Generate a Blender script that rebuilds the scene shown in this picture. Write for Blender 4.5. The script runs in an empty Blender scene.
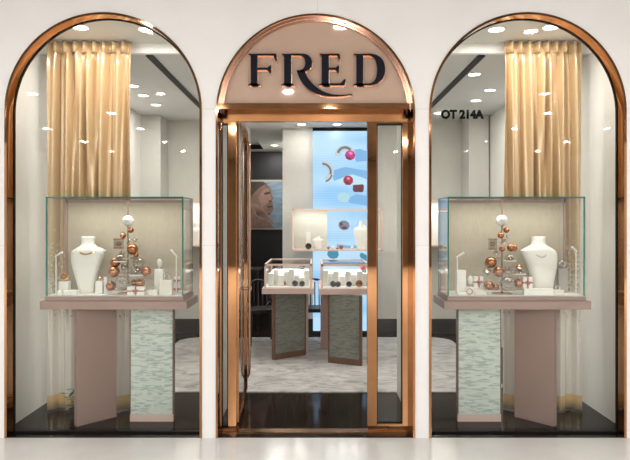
import bpy, bmesh, math, random
from mathutils import Vector, Matrix
S = bpy.context.scene
COL = S.collection
PI = math.pi
random.seed(4)

# ------------------------------------------------------------------ camera, world, light, exposure
F = 598.0; EYE = 1.66; DIST = 4.6
cam_d = bpy.data.cameras.new('camera'); cam = bpy.data.objects.new('camera', cam_d); COL.objects.link(cam)
cam.location = (0, -DIST, EYE); cam.rotation_euler = (PI/2, 0, 0)
cam_d.sensor_width = 36; cam_d.lens = 36*F/630; cam_d.shift_x = -0.5/630; cam_d.shift_y = -8/630
cam_d.clip_start = 0.05
S.camera = cam
S.view_settings.view_transform = 'Standard'; S.view_settings.look = 'None'
S.view_settings.gamma = 1; S.view_settings.use_curve_mapping = False
S.view_settings.exposure = 0.25
S.cycles.max_bounces = 10; S.cycles.transparent_max_bounces = 24
S.cycles.sample_clamp_indirect = 6
S.cycles.use_denoising = True
S.cycles.caustics_reflective = False
w = bpy.data.worlds.new('mall_ambient'); S.world = w; w.use_nodes = True  # even ambient fill added for the unseen rest of the mall
w.node_tree.nodes['Background'].inputs[0].default_value = (1.0, .97, .94, 1)
w.node_tree.nodes['Background'].inputs[1].default_value = 0.8

def area(name, loc, power, r, color=(1, .97, .935), spread=PI, rot=(0, 0, 0), size=None):
    l = bpy.data.lights.new(name, 'AREA'); l.energy = power; l.color = color; l.spread = spread
    if size: l.shape = 'RECTANGLE'; l.size, l.size_y = size
    else: l.shape = 'DISK'; l.size = 2*r
    o = bpy.data.objects.new(name, l); o.location = loc; o.rotation_euler = rot; COL.objects.link(o)
    return o
# the mall's recessed downlights, in a regular grid over the concourse
MALL_W = 28
for j in range(6):
    for i in range(-3, 4):
        area('mall_downlight', ((-.48 if j == 1 else .3) + 2.3*i, -(2.4, 5.9, 7.8, 9.9, 12.3, 14.6)[j], 3.955), MALL_W*(.34, .9, 1.6, 2.4, 3.0, 3.2)[j], .085)
STORE_W = 8
STORE_LIGHTS = [(-2.02, 2.02), (-2.05, 2.52), (-2.05, 3.09), (1.62, 1.5), (1.99, 2.23), (1.99, 2.82), (-.2, 3.95), (.31, 3.95),
                (-.35, 2.6), (.35, 2.6), (-1.0, 1.9), (1.0, 1.9), (-.75, 6.3)]
NICHE_W = 5
NICHE_LIGHTS = [(-1.93, .3), (-1.40, .36), (1.93, .3), (1.5, .36)]
CASE_W = 2.8

# ------------------------------------------------------------------ materials
MATS = {}
def mat(name, col, rough=.5, metal=0., spec=.5, coat=0., emit=None, estr=0., noise=0., nscale=8., bump=0., bscale=60., sheen=0., stretch=None, aniso=0.):
    m = bpy.data.materials.new(name); m.use_nodes = True; nt = m.node_tree; p = nt.nodes['Principled BSDF']
    p.inputs['Base Color'].default_value = (*col, 1); p.inputs['Roughness'].default_value = rough
    p.inputs['Metallic'].default_value = metal; p.inputs['Specular IOR Level'].default_value = spec
    p.inputs['Coat Weight'].default_value = coat; p.inputs['Sheen Weight'].default_value = sheen
    if emit: p.inputs['Emission Color'].default_value = (*emit, 1); p.inputs['Emission Strength'].default_value = estr
    if noise or bump:
        tc = nt.nodes.new('ShaderNodeTexCoord'); mp = nt.nodes.new('ShaderNodeMapping')
        nt.links.new(tc.outputs['Object'], mp.inputs[0])
        if stretch: mp.inputs['Scale'].default_value = stretch
    if noise:
        n = nt.nodes.new('ShaderNodeTexNoise'); n.inputs['Scale'].default_value = nscale; n.inputs['Detail'].default_value = 6
        nt.links.new(mp.outputs[0], n.inputs['Vector'])
        r = nt.nodes.new('ShaderNodeValToRGB')
        r.color_ramp.elements[0].position = .3; r.color_ramp.elements[1].position = .7
        r.color_ramp.elements[0].color = (*[c*(1-noise) for c in col], 1)
        r.color_ramp.elements[1].color = (*[min(1, c*(1+noise)) for c in col], 1)
        nt.links.new(n.outputs[0], r.inputs[0]); nt.links.new(r.outputs[0], p.inputs['Base Color'])
    if bump:
        n2 = nt.nodes.new('ShaderNodeTexNoise'); n2.inputs['Scale'].default_value = bscale
        nt.links.new(mp.outputs[0], n2.inputs['Vector'])
        b = nt.nodes.new('ShaderNodeBump'); b.inputs['Strength'].default_value = bump; b.inputs['Distance'].default_value = .01
        nt.links.new(n2.outputs[0], b.inputs['Height']); nt.links.new(b.outputs[0], p.inputs['Normal'])
    MATS[name] = m
    return m

def glass(name, tint=(1, 1, 1), base=.04, rough=0.0):
    """thin architectural glass: reflection by viewing angle over clear transmission"""
    m = bpy.data.materials.new(name); m.use_nodes = True; nt = m.node_tree; nt.nodes.clear()
    out = nt.nodes.new('ShaderNodeOutputMaterial'); mix = nt.nodes.new('ShaderNodeMixShader')
    tr = nt.nodes.new('ShaderNodeBsdfTransparent'); tr.inputs[0].default_value = (*tint, 1)
    gl = nt.nodes.new('ShaderNodeBsdfGlossy'); gl.inputs['Roughness'].default_value = rough
    lw = nt.nodes.new('ShaderNodeLayerWeight'); pw = nt.nodes.new('ShaderNodeMath'); pw.operation = 'POWER'; pw.inputs[1].default_value = 5
    ma = nt.nodes.new('ShaderNodeMath'); ma.operation = 'MULTIPLY_ADD'; ma.inputs[1].default_value = 1-base; ma.inputs[2].default_value = base
    nt.links.new(lw.outputs['Facing'], pw.inputs[0]); nt.links.new(pw.outputs[0], ma.inputs[0]); nt.links.new(ma.outputs[0], mix.inputs[0])
    nt.links.new(tr.outputs[0], mix.inputs[1]); nt.links.new(gl.outputs[0], mix.inputs[2]); nt.links.new(mix.outputs[0], out.inputs[0])
    MATS[name] = m
    return m

def nodes_of(m): return m.node_tree, m.node_tree.nodes['Principled BSDF']

def stone_wall():
    m = mat('cream_marble', (.80, .78, .765), .32, spec=.3, noise=.025, nscale=3)
    nt, p = nodes_of(m)
    tc = nt.nodes.new('ShaderNodeTexCoord'); sx = nt.nodes.new('ShaderNodeSeparateXYZ'); nt.links.new(tc.outputs['Object'], sx.inputs[0])
    def line(sock, at, w_):
        a = nt.nodes.new('ShaderNodeMath'); a.operation = 'SUBTRACT'; a.inputs[1].default_value = at; nt.links.new(sock, a.inputs[0])
        b = nt.nodes.new('ShaderNodeMath'); b.operation = 'ABSOLUTE'; nt.links.new(a.outputs[0], b.inputs[0])
        c = nt.nodes.new('ShaderNodeMath'); c.operation = 'LESS_THAN'; c.inputs[1].default_value = w_; nt.links.new(b.outputs[0], c.inputs[0])
        return c.outputs[0]
    ls = [line(sx.outputs[0], .015, .0025), line(sx.outputs[0], -2.9, .0025), line(sx.outputs[0], 2.9, .0025), line(sx.outputs[2], 2.53, .0025), line(sx.outputs[2], 1.48, .0025)]
    acc = ls[0]
    for s in ls[1:]:
        x = nt.nodes.new('ShaderNodeMath'); x.operation = 'MAXIMUM'; nt.links.new(acc, x.inputs[0]); nt.links.new(s, x.inputs[1]); acc = x.outputs[0]
    mx = nt.nodes.new('ShaderNodeMix'); mx.data_type = 'RGBA'
    src = p.inputs['Base Color'].links[0].from_socket
    nt.links.new(acc, mx.inputs[0]); nt.links.new(src, mx.inputs[6]); mx.inputs[7].default_value = (.68, .64, .61, 1)
    nt.links.new(mx.outputs[2], p.inputs['Base Color'])
    return m
MARBLE = stone_wall()
FLOOR_MALL = mat('polished_cream_stone', (.88, .85, .81), .14, spec=.55, noise=.03, nscale=5)
COPPER = mat('brushed_copper', (.47, .24, .115), .04, 1, noise=.22, nscale=3, stretch=(2, 2, .7))
COPPER_PINK = mat('rose_copper', (.60, .35, .245), .2, 1, noise=.06, nscale=3)
BRONZE = mat('dark_bronze', (.20, .095, .04), .22, 1, noise=.2, nscale=3)
BLACK = mat('black_gasket', (.006, .006, .006), .5, spec=.15)
PLATE = mat('rose_metal_panel', (.55, .385, .295), .03, .12, noise=.03, nscale=5)
NAVY = mat('navy_enamel', (.005, .006, .013), .5, spec=.12)
PANE = glass('clear_glass', (.985, .99, .985), .015)
CASEGLASS = glass('case_glass', (.985, .995, .985), .025)
EDGE = mat('green_glass_edge', (.018, .17, .125), .12, spec=.8, noise=.35, nscale=9)
BUBBLE = glass('bubble_glass', (.88, .86, .83), .27)
NICHE = mat('warm_grey_plaster', (.74, .72, .66), .6, noise=.03, nscale=60, stretch=(1, 1, .1))
WALLPAPER = mat('pale_sage_wallcovering', (.56, .55, .495), .6, noise=.04, nscale=50, stretch=(1, 1, .1))
COLUMN = mat('pale_column_plaster', (.53, .52, .48), .6, noise=.03, nscale=20)
CEIL = mat('grey_ceiling_paint', (.58, .58, .57), .7, noise=.02, nscale=3)
NICHE_CEIL = mat('light_ceiling_paint', (.72, .70, .65), .7, noise=.02, nscale=3)
MALL_CEIL = mat('mall_ceiling_paint', (.09, .085, .08), .8, noise=.02, nscale=2)
MALL_OPP = mat('taupe_mall_wall', (.06, .05, .042), .4, noise=.2, nscale=1)
WHITE_PAINT = mat('white_paint', (.82, .80, .77), .5, noise=.02, nscale=9)
BASE_DARK = mat('dark_skirting', (.02, .017, .015), .3, noise=.2, nscale=9)
MAUVE = mat('mauve_lacquer', (.33, .225, .19), .4, spec=.35, noise=.03, nscale=6)
MAUVE_LIGHT = mat('rose_beige_lacquer', (.62, .46, .40), .4, noise=.03, nscale=6)
ROSE = mat('satin_rose_metal', (.74, .55, .47), .35, .4, noise=.03, nscale=6)
WALNUT = mat('brown_edge_veneer', (.16, .085, .055), .4, noise=.15, nscale=12, stretch=(4, 4, .6))
LINEN = mat('beige_linen', (.46, .40, .32), .75, noise=.06, nscale=90, stretch=(1, 1, .25))
WHITE = mat('white_leather', (.83, .80, .76), .45, noise=.02, nscale=30)
IVORY = mat('ivory_velvet', (.74, .69, .61), .7, sheen=.3, noise=.03, nscale=40)
GREY_FAB = mat('grey_fabric', (.34, .31, .29), .8, noise=.1, nscale=200)
GOLD = mat('yellow_gold', (.86, .60, .26), .16, 1, noise=.04, nscale=20)
BAUBLE = mat('copper_bauble', (.45, .185, .092), .17, 1, noise=.12, nscale=14)
RIBBON = mat('rust_ribbon', (.42, .12, .085), .45, noise=.1, nscale=60)
PEARL = mat('white_pearl', (.70, .68, .65), .2, coat=.6, noise=.03, nscale=30)
DARKGEM = mat('black_gem', (.012, .012, .018), .12, coat=.8, noise=.3, nscale=40)
STEEL = mat('pale_steel', (.72, .70, .66), .25, 1, noise=.04, nscale=30)
LEAF = mat('plant_green', (.03, .11, .035), .45, noise=.35, nscale=20)
SOIL = mat('dark_pot', (.03, .025, .02), .6, noise=.2, nscale=20)
LENS = mat('lamp_lens', (.9, .9, .9), .3, emit=(1, .95, .88), estr=9, noise=.01)
DARKWOOD = mat('dark_stained_wood', (.018, .013, .012), .35, noise=.4, nscale=6, stretch=(6, 6, .8))
BLACK_WALL = mat('black_wall_panel', (.008, .008, .009), .45, noise=.3, nscale=3)  # black is the wall's own colour
SHELF_PALE = mat('pale_shelf_edge', (.42, .38, .33), .4, noise=.05, nscale=10)
TXT = mat('black_vinyl', (.005, .005, .005), .6, spec=.1, noise=.1, nscale=20)

def wood_floor():
    m = mat('dark_wood_planks', (.026, .018, .014), .08, spec=.09)
    nt, p = nodes_of(m)
    tc = nt.nodes.new('ShaderNodeTexCoord'); mp = nt.nodes.new('ShaderNodeMapping'); mp.inputs['Rotation'].default_value = (0, 0, PI/2)
    nt.links.new(tc.outputs['Object'], mp.inputs[0])
    br = nt.nodes.new('ShaderNodeTexBrick'); br.inputs['Scale'].default_value = 1
    br.inputs['Color1'].default_value = (.010, .007, .0055, 1); br.inputs['Color2'].default_value = (.021, .015, .012, 1); br.inputs['Mortar'].default_value = (.006, .005, .004, 1)
    br.inputs['Mortar Size'].default_value = .003; br.inputs['Brick Width'].default_value = 1.4; br.inputs['Row Height'].default_value = .14
    nt.links.new(mp.outputs[0], br.inputs['Vector'])
    n = nt.nodes.new('ShaderNodeTexNoise'); n.inputs['Scale'].default_value = 6; n.inputs['Detail'].default_value = 8
    m2 = nt.nodes.new('ShaderNodeMapping'); m2.inputs['Scale'].default_value = (8, .7, 1); nt.links.new(tc.outputs['Object'], m2.inputs[0]); nt.links.new(m2.outputs[0], n.inputs['Vector'])
    mx = nt.nodes.new('ShaderNodeMix'); mx.data_type = 'RGBA'; mx.blend_type = 'MULTIPLY'; mx.inputs[0].default_value = .8
    rp = nt.nodes.new('ShaderNodeValToRGB'); rp.color_ramp.elements[0].position = .35; rp.color_ramp.elements[1].position = .7
    rp.color_ramp.elements[0].color = (.35, .35, .35, 1); rp.color_ramp.elements[1].color = (2.3, 2.1, 1.9, 1)
    nt.links.new(n.outputs[0], rp.inputs[0]); nt.links.new(br.outputs[0], mx.inputs[6]); nt.links.new(rp.outputs[0], mx.inputs[7])
    nt.links.new(mx.outputs[2], p.inputs['Base Color'])
    return m
WOODFLOOR = wood_floor()

def carpet_mat():
    m = mat('mottled_grey_carpet', (.36, .345, .33), .9, sheen=.2)
    nt, p = nodes_of(m)
    tc = nt.nodes.new('ShaderNodeTexCoord'); mp = nt.nodes.new('ShaderNodeMapping'); mp.inputs['Scale'].default_value = (1, 1.6, 1); nt.links.new(tc.outputs['Object'], mp.inputs[0])
    n = nt.nodes.new('ShaderNodeTexNoise'); n.inputs['Scale'].default_value = 3.2; n.inputs['Detail'].default_value = 9; n.inputs['Roughness'].default_value = .72; n.inputs['Distortion'].default_value = 1.4
    nt.links.new(mp.outputs[0], n.inputs['Vector'])
    r = nt.nodes.new('ShaderNodeValToRGB'); e = r.color_ramp.elements
    e[0].position = .36; e[0].color = (.19, .18, .17, 1); e[1].position = .62; e[1].color = (.52, .50, .475, 1)
    k = e.new(.48); k.color = (.37, .355, .335, 1)
    nt.links.new(n.outputs[0], r.inputs[0]); nt.links.new(r.outputs[0], p.inputs['Base Color'])
    return m
CARPET = carpet_mat()

def mosaic(name, c1, c2, c3):
    m = mat(name, c1, .3, spec=.5)
    nt, p = nodes_of(m)
    tc = nt.nodes.new('ShaderNodeTexCoord'); mp = nt.nodes.new('ShaderNodeMapping'); mp.inputs['Scale'].default_value = (20, 20, 95); nt.links.new(tc.outputs['Object'], mp.inputs[0])
    n = nt.nodes.new('ShaderNodeTexVoronoi'); n.inputs['Scale'].default_value = 1; nt.links.new(mp.outputs[0], n.inputs['Vector'])
    r = nt.nodes.new('ShaderNodeValToRGB'); e = r.color_ramp.elements
    e[0].position = .15; e[0].color = (*c3, 1); e[1].position = .7; e[1].color = (*c1, 1); k = e.new(.4); k.color = (*c2, 1)
    sp = nt.nodes.new('ShaderNodeSeparateColor'); nt.links.new(n.outputs['Color'], sp.inputs[0])
    nt.links.new(sp.outputs[0], r.inputs[0]); nt.links.new(r.outputs[0], p.inputs['Base Color'])
    b = nt.nodes.new('ShaderNodeBump'); b.inputs['Strength'].default_value = .35; b.inputs['Distance'].default_value = .004
    nt.links.new(sp.outputs[1], b.inputs['Height']); nt.links.new(b.outputs[0], p.inputs['Normal'])
    return m
MOSAIC = mosaic('pale_teal_mosaic', (.56, .62, .56), (.50, .57, .51), (.34, .42, .37))
MOSAIC_UNLIT = mosaic('teal_mosaic_unlit', (.235, .24, .205), (.205, .21, .175), (.16, .165, .14))  # the same teal mosaic, with dimmer indoor light put into its colour

def satin(name):
    """gold satin above, silvery brocade flecked with gold below, gold hem: woven zones of the curtain itself"""
    m = mat(name, (.62, .45, .24), .24, metal=.15, spec=1.0, coat=.45, sheen=.15)
    nt, p = nodes_of(m); p.inputs['Anisotropic'].default_value = .5
    tc = nt.nodes.new('ShaderNodeTexCoord'); sx = nt.nodes.new('ShaderNodeSeparateXYZ'); nt.links.new(tc.outputs['Object'], sx.inputs[0])
    def step(sock, at, w_=.0):
        a = nt.nodes.new('ShaderNodeMapRange'); a.inputs[1].default_value = at-w_; a.inputs[2].default_value = at+w_+1e-4
        nt.links.new(sock, a.inputs[0]); return a.outputs[0]
    n = nt.nodes.new('ShaderNodeTexNoise'); n.inputs['Scale'].default_value = 45; n.inputs['Detail'].default_value = 5; nt.links.new(tc.outputs['Object'], n.inputs['Vector'])
    add = nt.nodes.new('ShaderNodeMath'); add.operation = 'MULTIPLY_ADD'; add.inputs[1].default_value = .4; nt.links.new(sx.outputs[2], add.inputs[0]); nt.links.new(n.outputs[0], add.inputs[2])
    up = step(add.outputs[0], .97, .03)
    m1 = nt.nodes.new('ShaderNodeMix'); m1.data_type = 'RGBA'; m1.inputs[6].default_value = (.88, .84, .76, 1); m1.inputs[7].default_value = (.64, .445, .24, 1)
    nt.links.new(up, m1.inputs[0])
    m2 = nt.nodes.new('ShaderNodeMix'); m2.data_type = 'RGBA'; m2.inputs[6].default_value = (.86, .62, .32, 1)
    nt.links.new(step(sx.outputs[2], .135, .002), m2.inputs[0]); nt.links.new(m1.outputs[2], m2.inputs[7])
    nt.links.new(m2.outputs[2], p.inputs['Base Color'])
    return m
SATIN = satin('gold_satin')

def screen_mat():
    m = bpy.data.materials.new('led_picture'); m.use_nodes = True; nt = m.node_tree; p = nt.nodes['Principled BSDF']
    p.inputs['Base Color'].default_value = (.02, .02, .03, 1); p.inputs['Roughness'].default_value = .4
    tc = nt.nodes.new('ShaderNodeTexCoord')
    mp = nt.nodes.new('ShaderNodeMapping'); mp.inputs['Scale'].default_value = (.7, 1, 3.2); mp.inputs['Rotation'].default_value = (0, .35, 0); nt.links.new(tc.outputs['Object'], mp.inputs[0])
    n = nt.nodes.new('ShaderNodeTexNoise'); n.inputs['Scale'].default_value = .9; n.inputs['Detail'].default_value = 1; nt.links.new(mp.outputs[0], n.inputs['Vector'])
    r = nt.nodes.new('ShaderNodeValToRGB'); e = r.color_ramp.elements
    e[0].position = .36; e[0].color = (.25, .50, .76, 1); e[1].position = .6; e[1].color = (.42, .64, .84, 1)
    nt.links.new(n.outputs[0], r.inputs[0])
    wv = nt.nodes.new('ShaderNodeTexWave'); wv.bands_direction = 'Z'; wv.inputs['Scale'].default_value = 9; wv.inputs['Distortion'].default_value = 0; nt.links.new(tc.outputs['Object'], wv.inputs['Vector'])
    mr = nt.nodes.new('ShaderNodeMapRange'); mr.inputs[3].default_value = .95; mr.inputs[4].default_value = 1.05; nt.links.new(wv.outputs[1], mr.inputs[0])
    nt.links.new(r.outputs[0], p.inputs['Emission Color']); nt.links.new(mr.outputs[0], p.inputs['Emission Strength'])
    return m
LED = screen_mat()
def lit(name, c, s=1.0):
    return mat(name, (.02, .02, .02), .4, emit=c, estr=s)
L_PINK = lit('lit_pink', (.42, .015, .16)); L_RED = lit('lit_red', (.33, .015, .03)); L_DRED = lit('lit_dark_red', (.12, .02, .03))
L_SILVER = lit('lit_silver', (.44, .52, .55)); L_DARK = lit('lit_shade', (.12, .14, .16)); L_PALE = lit('lit_pale_aqua', (.36, .58, .64)); L_BLUE = lit('lit_blue', (.16, .38, .64))
L_GREY = lit('lit_grey_gem', (.16, .18, .24)); L_TEAL = lit('lit_teal_gem', (.04, .22, .34)); L_WHITE = lit('lit_white', (.8, .9, .95))
PH_SKY = mat('print_blue', (.19, .27, .34), .5, noise=.25, nscale=5, stretch=(1, 1, 4)); PH_SKIN = mat('print_skin', (.20, .12, .095), .5, noise=.25, nscale=9)
PH_SKIN2 = mat('print_skin_light', (.29, .185, .15), .5, noise=.15, nscale=9); PH_HAIR = mat('print_hair', (.05, .035, .03), .5, noise=.2, nscale=9)

# ------------------------------------------------------------------ mesh builder
ORI = {}
class MB:
    def __init__(s): s.bm = bmesh.new(); s.mi = 0
    def _new(s, verts, faces):
        vs = [s.bm.verts.new(v) for v in verts]
        for f in faces:
            try: q = s.bm.faces.new([vs[i] for i in f]); q.material_index = s.mi
            except ValueError: pass
        return vs
    def box(s, x0, x1, y0, y1, z0, z1, M=None, bev=0.):
        t = bmesh.new(); bmesh.ops.create_cube(t, size=1)
        for v in t.verts: v.co = Vector(((v.co.x+.5)*(x1-x0)+x0, (v.co.y+.5)*(y1-y0)+y0, (v.co.z+.5)*(z1-z0)+z0))
        if bev: bmesh.ops.bevel(t, geom=t.edges[:], offset=bev, segments=2, affect='EDGES', profile=.5)
        return s._merge(t, M)
    def _merge(s, t, M=None):
        t.verts.ensure_lookup_table(); t.verts.index_update()
        return s._new([(M @ v.co if M else v.co.copy()) for v in t.verts], [[v.index for v in f.verts] for f in t.faces])
    def prism(s, poly, y0, y1, mside=None):
        """polygon in (x, z) swept from y0 to y1"""
        n = len(poly); k = s.mi
        s._new([(x, y0, z) for x, z in poly], [range(n)]); s._new([(x, y1, z) for x, z in poly], [list(range(n))[::-1]])
        if mside is not None: s.mi = mside
        for i in range(n):
            a, b = poly[i], poly[(i+1) % n]
            s._new([(a[0], y0, a[1]), (b[0], y0, b[1]), (b[0], y1, b[1]), (a[0], y1, a[1])], [(0, 1, 2, 3)])
        s.mi = k
    def plan(s, poly, z0, z1):
        """polygon in (x, y) raised from z0 to z1"""
        n = len(poly)
        s._new([(x, y, z0) for x, y in poly]+[(x, y, z1) for x, y in poly],
               [list(range(n))[::-1], list(range(n, 2*n))]+[(i, (i+1) % n, n+(i+1) % n, n+i) for i in range(n)])
    def strip(s, outer, inner, y0, y1, mside=None):
        """band between two open polylines in (x, z), swept from y0 to y1"""
        n = len(outer); k = s.mi
        for i in range(n-1):
            q = [outer[i], outer[i+1], inner[i+1], inner[i]]
            s.mi = k
            s._new([(x, y0, z) for x, z in q], [(0, 1, 2, 3)]); s._new([(x, y1, z) for x, z in q], [(3, 2, 1, 0)])
            if mside is not None: s.mi = mside
            for a, b in ((q[0], q[1]), (q[2], q[3])):
                s._new([(a[0], y0, a[1]), (b[0], y0, b[1]), (b[0], y1, b[1]), (a[0], y1, a[1])], [(0, 1, 2, 3)])
        for i in (0, n-1):
            a, b = outer[i], inner[i]
            s._new([(a[0], y0, a[1]), (b[0], y0, b[1]), (b[0], y1, b[1]), (a[0], y1, a[1])], [(0, 1, 2, 3)])
        s.mi = k
    def sphere(s, c, r, sc=(1, 1, 1), u=24, v=14):
        t = bmesh.new(); bmesh.ops.create_uvsphere(t, u_segments=u, v_segments=v, radius=r)
        return s._merge(t, Matrix.Translation(c) @ Matrix.Diagonal((*sc, 1)))
    def tube(s, pts, r, n=10, closed=False):
        pts = [Vector(p) for p in pts]; m = len(pts); rings = []
        for i, p in enumerate(pts):
            a = pts[i-1] if (i > 0 or closed) else p; b = pts[(i+1) % m] if (i < m-1 or closed) else p
            t = (b-a).normalized(); up = Vector((0, 0, 1)) if abs(t.z) < .9 else Vector((0, 1, 0))
            x = t.cross(up).normalized(); y = t.cross(x).normalized()
            rr = r[i] if isinstance(r, (list, tuple)) else r
            rings.append([s.bm.verts.new(p + x*math.cos(2*PI*k/n)*rr + y*math.sin(2*PI*k/n)*rr) for k in range(n)])
        for i in range(m if closed else m-1):
            A, B_ = rings[i], rings[(i+1) % m]
            for k in range(n):
                f = s.bm.faces.new((A[k], A[(k+1) % n], B_[(k+1) % n], B_[k])); f.material_index = s.mi
        if not closed:
            for q in (rings[0][::-1], rings[-1]):
                f = s.bm.faces.new(q); f.material_index = s.mi
    def ring(s, c, R, r, axis='Z', n=28, tilt=None):
        pts = []
        for k in range(n):
            a = 2*PI*k/n; u, v = R*math.cos(a), R*math.sin(a)
            p = {'Z': Vector((u, v, 0)), 'Y': Vector((u, 0, v)), 'X': Vector((0, u, v))}[axis]
            if tilt: p = Matrix.Rotation(tilt, 3, 'X') @ p
            pts.append(Vector(c)+p)
        s.tube(pts, r, 8, True)
    def lathe(s, prof, c, n=24):
        rings = []
        for r, z in prof: rings.append([s.bm.verts.new((c[0]+r*math.cos(2*PI*k/n), c[1]+r*math.sin(2*PI*k/n), c[2]+z)) for k in range(n)])
        for A, B_ in zip(rings, rings[1:]):
            for k in range(n):
                f = s.bm.faces.new((A[k], A[(k+1) % n], B_[(k+1) % n], B_[k])); f.material_index = s.mi
        for q in (rings[0][::-1], rings[-1]):
            f = s.bm.faces.new(q); f.material_index = s.mi
    def loft(s, secs, n=32, p=2.0):
        """stacked superellipses (cx, cy, z, rx, ry)"""
        rings = []
        for cx, cy, z, rx, ry in secs:
            R = []
            for k in range(n):
                a = 2*PI*k/n; c, d = math.cos(a), math.sin(a)
                R.append(s.bm.verts.new((cx+rx*math.copysign(abs(c)**(2/p), c), cy+ry*math.copysign(abs(d)**(2/p), d), z)))
            rings.append(R)
        for A, B_ in zip(rings, rings[1:]):
            for k in range(n):
                f = s.bm.faces.new((A[k], A[(k+1) % n], B_[(k+1) % n], B_[k])); f.material_index = s.mi
        for q in (rings[0][::-1], rings[-1]):
            f = s.bm.faces.new(q); f.material_index = s.mi
    def done(s, name, mats, parent=None, origin=None, smooth=False, weld=True):
        o_ = Vector(origin) if origin is not None else (ORI[parent.name] if parent else Vector((0, 0, 0)))
        if weld: bmesh.ops.remove_doubles(s.bm, verts=s.bm.verts[:], dist=1e-5)
        bmesh.ops.recalc_face_normals(s.bm, faces=s.bm.faces[:])
        for v in s.bm.verts: v.co -= o_
        me = bpy.data.meshes.new(name); s.bm.to_mesh(me); s.bm.free()
        for m in (mats if isinstance(mats, (list, tuple)) else [mats]): me.materials.append(m)
        if smooth:
            me.shade_smooth(); me.set_sharp_from_angle(angle=math.radians(42))
        ob = bpy.data.objects.new(name, me); COL.objects.link(ob)
        if parent: ob.parent = parent
        else: ob.location = o_
        ORI[ob.name] = o_
        return ob
def tag(o, label, cat, group=None):
    o['label'] = label; o['category'] = cat
    if group: o['group'] = group
    return o
def thing(name, label, cat, loc, group=None):
    o = bpy.data.objects.new(name, None); COL.objects.link(o); o.location = loc; o.empty_display_size = .05
    ORI[o.name] = Vector(loc); return tag(o, label, cat, group)
def struct(o): o['kind'] = 'structure'; return o
def boxobj(name, m, a, parent=None, bev=0., **k):
    b = MB(); b.box(*a, bev=bev); return b.done(name, m, parent, **k)

# ------------------------------------------------------------------ arches
R_ARCH = .7585; SPRING = 2.514
def arch_pts(cx, r, spring, z0=0., n=48):
    return [(cx-r, z0)]+[(cx-r*math.cos(PI*k/n), spring+r*math.sin(PI*k/n)) for k in range(n+1)]+[(cx+r, z0)]
ARCHES = [(-1.6315, R_ARCH, SPRING), (0, .765, 2.495), (1.6315, R_ARCH, SPRING)]
TOPZ = 3.96
def front_wall():
    bm = bmesh.new()
    def quad(a, b, c, d): bm.faces.new([bm.verts.new((x, 0, z)) for x, z in (a, b, c, d)])
    xs = -7.0
    for cx, r, sp in ARCHES:
        quad((xs, 0), (cx-r, 0), (cx-r, TOPZ), (xs, TOPZ))
        pts = arch_pts(cx, r, sp)[1:-1]
        for a, b in zip(pts, pts[1:]): quad(a, b, (b[0], TOPZ), (a[0], TOPZ))
        xs = cx+r
    quad((xs, 0), (7., 0), (7., TOPZ), (xs, TOPZ))
    bmesh.ops.remove_doubles(bm, verts=bm.verts[:], dist=1e-5)
    g = bmesh.ops.extrude_face_region(bm, geom=bm.faces[:])
    for v in g['geom']:
        if isinstance(v, bmesh.types.BMVert): v.co.y += .10
    b = MB(); b.bm.free(); b.bm = bm
    return struct(b.done('wall_front', MARBLE))
front_wall()
# mall concourse
struct(boxobj('floor_concourse', FLOOR_MALL, (-9, 9, -17, 0, -.1, 0)))
struct(boxobj('ceiling_concourse', MALL_CEIL, (-9, 9, -17, 0.0, TOPZ, TOPZ+.1)))
struct(boxobj('wall_opposite', MALL_OPP, (-9, 9, -17.1, -17, 0, TOPZ)))
# shop shell
struct(boxobj('floor', WOODFLOOR, (-2.6, 2.6, 0, 7.3, -.1, 0)))
def lwall(nm, sx):
    struct(boxobj(nm, NICHE, (min(sx*2.47, sx*2.6), max(sx*2.47, sx*2.6), .10, 4.3, 0, 3.34)))
lwall('wall_left', -1); lwall('wall_right', 1)
boxes = MB()
for sx in (-1, 1):
    x0, x1 = sorted((sx*2.47, sx*.80))
    boxes.box(x0, x1, .10, .75, 3.26, 3.34)
boxes.box(-.80, .80, .10, .75, 3.26, 3.34)
struct(boxes.done('ceiling_front', NICHE_CEIL))
struct(boxobj('ceiling_bulkhead', WHITE_PAINT, (-2.47, 2.47, .75, .80, 3.17, 3.34)))
struct(boxobj('ceiling_soffit', CEIL, (-1.0, 1.0, 2.8, 7.3, 3.06, 3.17)))
struct(boxobj('ceiling', CEIL, (-2.6, 2.6, .80, 7.3, 3.17, 3.27)))
for nm, sx in (('wall_return_left', -1), ('wall_return_right', 1)):
    x0, x1 = sorted((sx*.79, sx*.84)); struct(boxobj(nm, WALLPAPER, (x0, x1, .17, 1.2, 0, 3.17)))
BW = 4.3
struct(boxobj('wall_back_left', WALLPAPER, (-2.47, -.98, BW, BW+.1, 0, 3.17)))
struct(boxobj('wall_back_centre', COLUMN, (-.49, 1.0, BW, BW+.1, 0, 3.17)))
struct(boxobj('wall_back_right', WALLPAPER, (1.0, 2.47, BW, BW+.1, 0, 3.17)))
struct(boxobj('wall_recess_back', BLACK_WALL, (-1.5, -.2, 7.1, 7.2, 0, 3.17)))
struct(boxobj('wall_recess_left', WALLPAPER, (-1.6, -1.5, BW+.1, 7.2, 0, 3.17)))  # unseen recess side walls, made pale to bounce light into the recess
struct(boxobj('wall_recess_right', WALLPAPER, (-.49, -.39, BW+.1, 7.1, 0, 3.17)))
for nm, x0, x1 in (('baseboard_left', -2.47, -.98), ('baseboard_centre', -.49, 1.0), ('baseboard_right', 1.0, 2.47)):
    struct(boxobj(nm, BASE_DARK, (x0, x1, BW-.02, BW, 0, .22)))
for nm, a in (('column_left', (-2.47, -2.19)), ('column_right', (2.17, 2.45))):
    struct(boxobj(nm, COLUMN, (a[0], a[1], 3.85, BW-.02, 0, 3.17)))

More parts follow.
